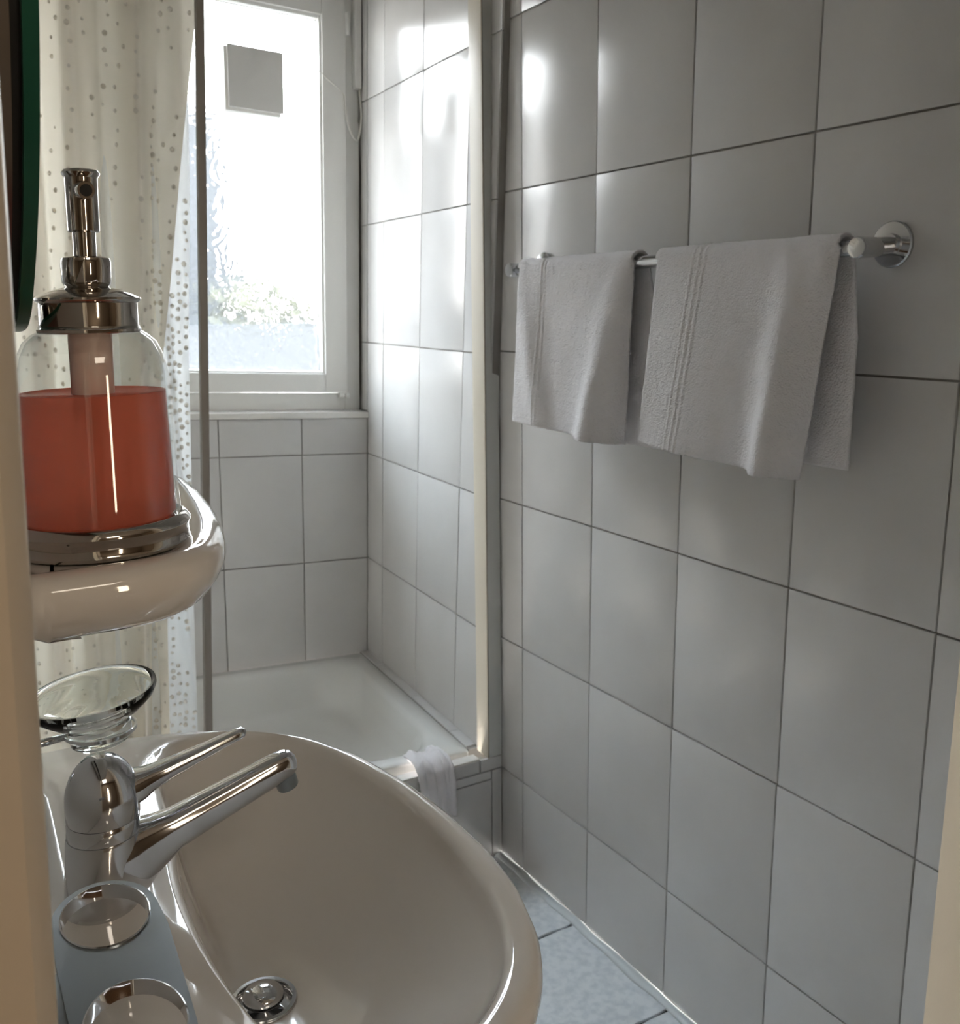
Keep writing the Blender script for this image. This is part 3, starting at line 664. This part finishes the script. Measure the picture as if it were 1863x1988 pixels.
# ------------------------------------------------------------------ tumbler holder (two round openings)
HZ = 0.985
th = empty('tumbler_holder', (-1.103, -1.0, HZ), 'flat satin chrome tumbler holder with two round openings beside the tap', 'tumbler holder')
holes = [((-1.0735, -0.949), 0.0245, 0.032), ((-1.0765, -1.047), 0.0245, 0.034)]
def plate():
    bm = bmesh.new(); Nn = 48
    out_ = []
    for k in range(17):
        a = PI * k / 16; out_.append((-1.0735 + 0.0290 * math.cos(a), -0.949 + 0.0370 * math.sin(a)))
    out_ = [( -1.0440, -0.975)] + out_
    out_ += [(-1.1040, -0.975), (-1.1050, -1.075)]
    for k in range(1, 12):
        a = PI + PI * k / 12; out_.append((-1.0770 + 0.0265 * math.cos(a), -1.060 + 0.034 * math.sin(a)))
    out_ += [(-1.0500, -1.06)]
    loops = [out_] + [[(c_[0] + rx * math.cos(2 * PI * k / Nn), c_[1] + ry * math.sin(2 * PI * k / Nn)) for k in range(Nn)] for c_, rx, ry in holes]
    edges = []
    for lp in loops:
        vv = [bm.verts.new((p[0], p[1], HZ)) for p in lp]
        for i in range(len(vv)): edges.append(bm.edges.new((vv[i], vv[(i + 1) % len(vv)])))
    r = bmesh.ops.triangle_fill(bm, use_beauty=True, edges=edges)
    ge = bmesh.ops.extrude_face_region(bm, geom=bm.faces[:])
    for g_ in ge['geom']:
        if isinstance(g_, bmesh.types.BMVert): g_.co.z -= 0.006
    mb = MB(); bm.verts.index_update(); mb.add([v.co[:] for v in bm.verts], [[v.index for v in f.verts] for f in bm.faces]); bm.free()
    return mb
build(plate(), 'plate', m_satin, th, autos=40)
for c_, rx, ry in holes:
    build(MB().lathe([(1.0, 0.0008), (1.0, -0.0075), (0.955, -0.0078), (0.945, -0.003), (0.965, 0.0012)], (c_[0], c_[1], HZ), 48, closed=True, sx=rx, sy=ry), 'ring_liner', m_chrome, th, autos=50)
build(MB().box((-1.118, -1.03, HZ - 0.010), (-1.103, -0.985, HZ - 0.001), 0.002), 'wall_bracket', m_satin, th, autos=40)

# ------------------------------------------------------------------ glass soap dish on a bracket
SD = (-1.026, -0.652); 
sd = empty('soap_dish', (SD[0], SD[1], 0.958), 'clear round glass soap dish held by a wall ring beyond the tap', 'soap dish')
tilt = Matrix.Rotation(math.radians(-6), 3, 'Y')
prof = [(0.0, 0.0), (0.0235, 0.0), (0.0255, 0.002), (0.0265, 0.014), (0.0290, 0.0205), (0.040, 0.0275), (0.0500, 0.0365), (0.0535, 0.0435), (0.0530, 0.0465), (0.0505, 0.0462), (0.0470, 0.0385), (0.0380, 0.0325), (0.0285, 0.0275), (0.0235, 0.0240), (0.0200, 0.0120), (0.012, 0.0095), (0.0, 0.0090)]
build(MB().lathe(prof, (SD[0], SD[1], 0.9625), 64, mtx=tilt), 'dish', m_glass, sd, autos=75)
hr = empty('soap_dish_holder', (-1.103, -0.66, 0.975), 'small chrome wall ring that carries the glass soap dish', 'holder')
hring = [(0.0288, 0.0), (0.0305, 0.0), (0.0305, 0.003), (0.0288, 0.003)]
build(MB().lathe(hring, (SD[0] - 0.001, SD[1], 0.9715), 48, closed=True), 'ring', m_chrome, hr, autos=40)
build(MB().tube([(-1.117, -0.66, 0.973), (-1.07, -0.656, 0.973), (-1.054, -0.654, 0.973)], [0.004, 0.0035, 0.003], 12), 'arm', m_chrome, hr, smooth_=True)
build(MB().lathe([(0.014, 0), (0.014, 0.004), (0.010, 0.006)], (-1.1178, -0.66, 0.973), 28, mtx=Matrix.Rotation(PI / 2, 3, 'Y')), 'wall_plate', m_chrome, hr, autos=40)

# ------------------------------------------------------------------ ceramic shelf
sh_o = [(-1.1175, -1.003), (-1.064, -1.004), (-1.033, -1.003), (-1.012, -0.994), (-0.999, -0.976), (-0.990, -0.950), (-0.980, -0.915), (-0.970, -0.860), (-0.962, -0.80), (-0.958, -0.74), (-0.962, -0.69), (-0.975, -0.645), (-1.0, -0.615), (-1.04, -0.605), (-1.1175, -0.605)]
SC = (-1.045, -0.80); NS = 140
rs = polar([Vector(p) for p in sh_o], SC, NS); rs = [(rs[k - 1] + rs[k] * 2 + rs[(k + 1) % NS]) / 4 for k in range(NS)]
def sring(d, z, sc=1.0):
    R = []
    for k in range(NS):
        a = 2 * PI * k / NS; r = max(rs[k] * sc - d, 0.004)
        # inset along the outline's own normal, approximated by shrinking both axes equally
        R.append((max(SC[0] + r * math.cos(a), -1.1175), SC[1] + r * math.sin(a), z))
    return R
def sring2(d, z):
    pts = [Vector((SC[0] + rs[k] * math.cos(2 * PI * k / NS), SC[1] + rs[k] * math.sin(2 * PI * k / NS))) for k in range(NS)]
    R = []
    for k in range(NS):
        t = (pts[(k + 2) % NS] - pts[k - 2]).normalized(); nrm = Vector((-t.y, t.x)); p = pts[k] + nrm * d
        R.append((max(p.x, -1.1175), p.y, z))
    return R
ZS = 1.198
shr = [sring2(0.044, 1.160), sring2(0.024, 1.164), sring2(0.011, 1.171), sring2(0.003, 1.181), sring2(0.0, 1.189), sring2(0.001, 1.195), sring2(0.004, 1.1990), sring2(0.009, 1.2012), sring2(0.014, 1.2020), sring2(0.019, 1.2012), sring2(0.0235, 1.1992), sring2(0.027, ZS), sring2(0.032, ZS - 0.0004), sring(0, ZS - 0.0004, 0.45), sring(0, ZS - 0.0004, 0.12)]
sf = tag(build(MB().loft(shr), 'ceramic_shelf', m_ceramic, autos=70), 'white ceramic shelf with a raised rounded rim on the left wall', 'shelf')

# ------------------------------------------------------------------ soap dispenser
DX, DY = -1.0520, -0.925; ZD = ZS + 0.0002
dp = empty('soap_dispenser', (DX, DY, ZD), 'clear glass pump dispenser with coral pink soap standing on the shelf', 'soap dispenser')
D = (DX, DY, ZD)
SH = (0.034, ZD, 0.0)
build(MB().lathe([(0.0465, 0.0), (0.0480, 0.0008), (0.0482, 0.0022), (0.0472, 0.0035), (0.0472, 0.0105), (0.0480, 0.0115), (0.0480, 0.0130), (0.0460, 0.0158), (0.0440, 0.0168), (0.0425, 0.0150)], D, 72), 'base_ring', m_nickel, dp, autos=40)
gout = [(0.0415, 0.0125), (0.0428, 0.014), (0.0430, 0.018), (0.0418, 0.040), (0.0405, 0.070), (0.0400, 0.084), (0.0392, 0.095), (0.0372, 0.1045), (0.0338, 0.1115), (0.0295, 0.1155), (0.0262, 0.1172), (0.0255, 0.1200)]
gin = [(r - 0.0019, z) for r, z in gout][::-1]; gin[-1] = (0.0398, 0.0150)
build(MB().lathe(gout + gin, D, 80, closed=True), 'bottle', m_bottle, dp, autos=70)
LQ = 0.0848
build(MB().lathe([(0.0, 0.0152), (0.0380, 0.0152), (0.0404, 0.0175), (0.0395, 0.040), (0.0382, 0.070), (0.0377, LQ), (0.0360, LQ - 0.0008), (0.0, LQ - 0.0010)], D, 72), 'liquid_soap', m_soap, dp, autos=50)
build(MB().lathe([(0.0105, 0.070), (0.0110, 0.072), (0.0112, 0.1165)], D, 32), 'pump_chamber', m_tube, dp, autos=40)
build(MB().tube([(DX, DY, ZD + 0.018), (DX, DY, ZD + 0.071)], 0.003, 12), 'dip_tube', m_tube, dp, smooth_=True)
build(MB().lathe([(0.0248, 0.1160), (0.0262, 0.1166), (0.0264, 0.1182), (0.0255, 0.1192), (0.0252, 0.1200), (0.0250, 0.1318), (0.0262, 0.1324), (0.0270, 0.1336), (0.0268, 0.1346), (0.0240, 0.1360), (0.0180, 0.1385), (0.0120, 0.1400)], D, 64), 'lid', m_nickel, dp, autos=35)
build(MB().lathe([(0.0090, 0.1385), (0.0112, 0.1405), (0.0124, 0.1425), (0.0126, 0.1530), (0.0120, 0.1550), (0.0100, 0.1558), (0.0060, 0.1558)], D, 48), 'pump_collar', m_nickel, dp, autos=35)
build(MB().lathe([(0.0058, 0.1555), (0.0058, 0.1700)], D, 32), 'stem', m_nickel, dp, autos=35)
hd = build(MB().lathe([(0.0074, 0.1682), (0.0080, 0.1690), (0.0082, 0.1955), (0.0092, 0.1968), (0.0096, 0.1980), (0.0085, 0.1994), (0.0045, 0.2004), (0.0, 0.2006)], D, 40), 'pump_head', m_nickel, dp, autos=35)
aim = (Vector((-1.1368, -1.484)) - Vector((DX, DY))).normalized(); aim = Vector((aim.x + 0.10, aim.y, -0.10)).normalized()
c0 = Vector((DX, DY, ZD + 0.1895)); tip = c0 + aim * 0.021
build(MB().tube([c0 + aim * 0.002, c0 + aim * 0.017, tip], [0.0050, 0.0047, 0.0042], 24), 'nozzle', m_nickel, hd, autos=40)
build(MB().tube([tip - aim * 0.001, tip + aim * 0.0003], [0.0030, 0.0030], 20), 'nozzle_opening', m_black, hd)

SH = None
# ------------------------------------------------------------------ mirror on the left wall
mpts = [(-1.100, 1.62), (-1.094, 1.53), (-1.083, 1.478), (-1.066, 1.439), (-1.039, 1.403), (-1.010, 1.374), (-0.983, 1.353), (-0.959, 1.337), (-0.935, 1.324), (-0.90, 1.316), (-0.82, 1.314), (-0.70, 1.314), (-0.62, 1.330), (-0.57, 1.375), (-0.545, 1.45), (-0.54, 1.62), (-0.54, 1.85), (-0.56, 1.95), (-0.62, 2.02), (-0.82, 2.05), (-1.02, 2.02), (-1.08, 1.95), (-1.10, 1.85)]
def shrink(P, d):
    c_ = Vector((-0.82, 1.68)); return [tuple(c_ + (Vector(p) - c_) * (1 - d)) for p in P]
mo = [tuple(p) for p in crs(mpts, 5)]
mi = empty('wall_mirror', (-1.103, -0.82, 1.314), 'rounded wall mirror seen edge-on with a green glass edge', 'mirror')
build(MB().prism(mo, -1.0832, -1.0772, 'x'), 'glass_plate', m_green, mi, autos=40)
build(MB().prism(shrink(mo, 0.004), -1.0772, -1.0770, 'x'), 'mirror_face', m_mirror, mi)
build(MB().prism(shrink(mo, 0.012), -1.0870, -1.0832, 'x'), 'gap_spacer', m_black, mi)
build(MB().prism(shrink(mo, 0.012), -1.1175, -1.0870, 'x'), 'backing_board', m_backing, mi, autos=40)
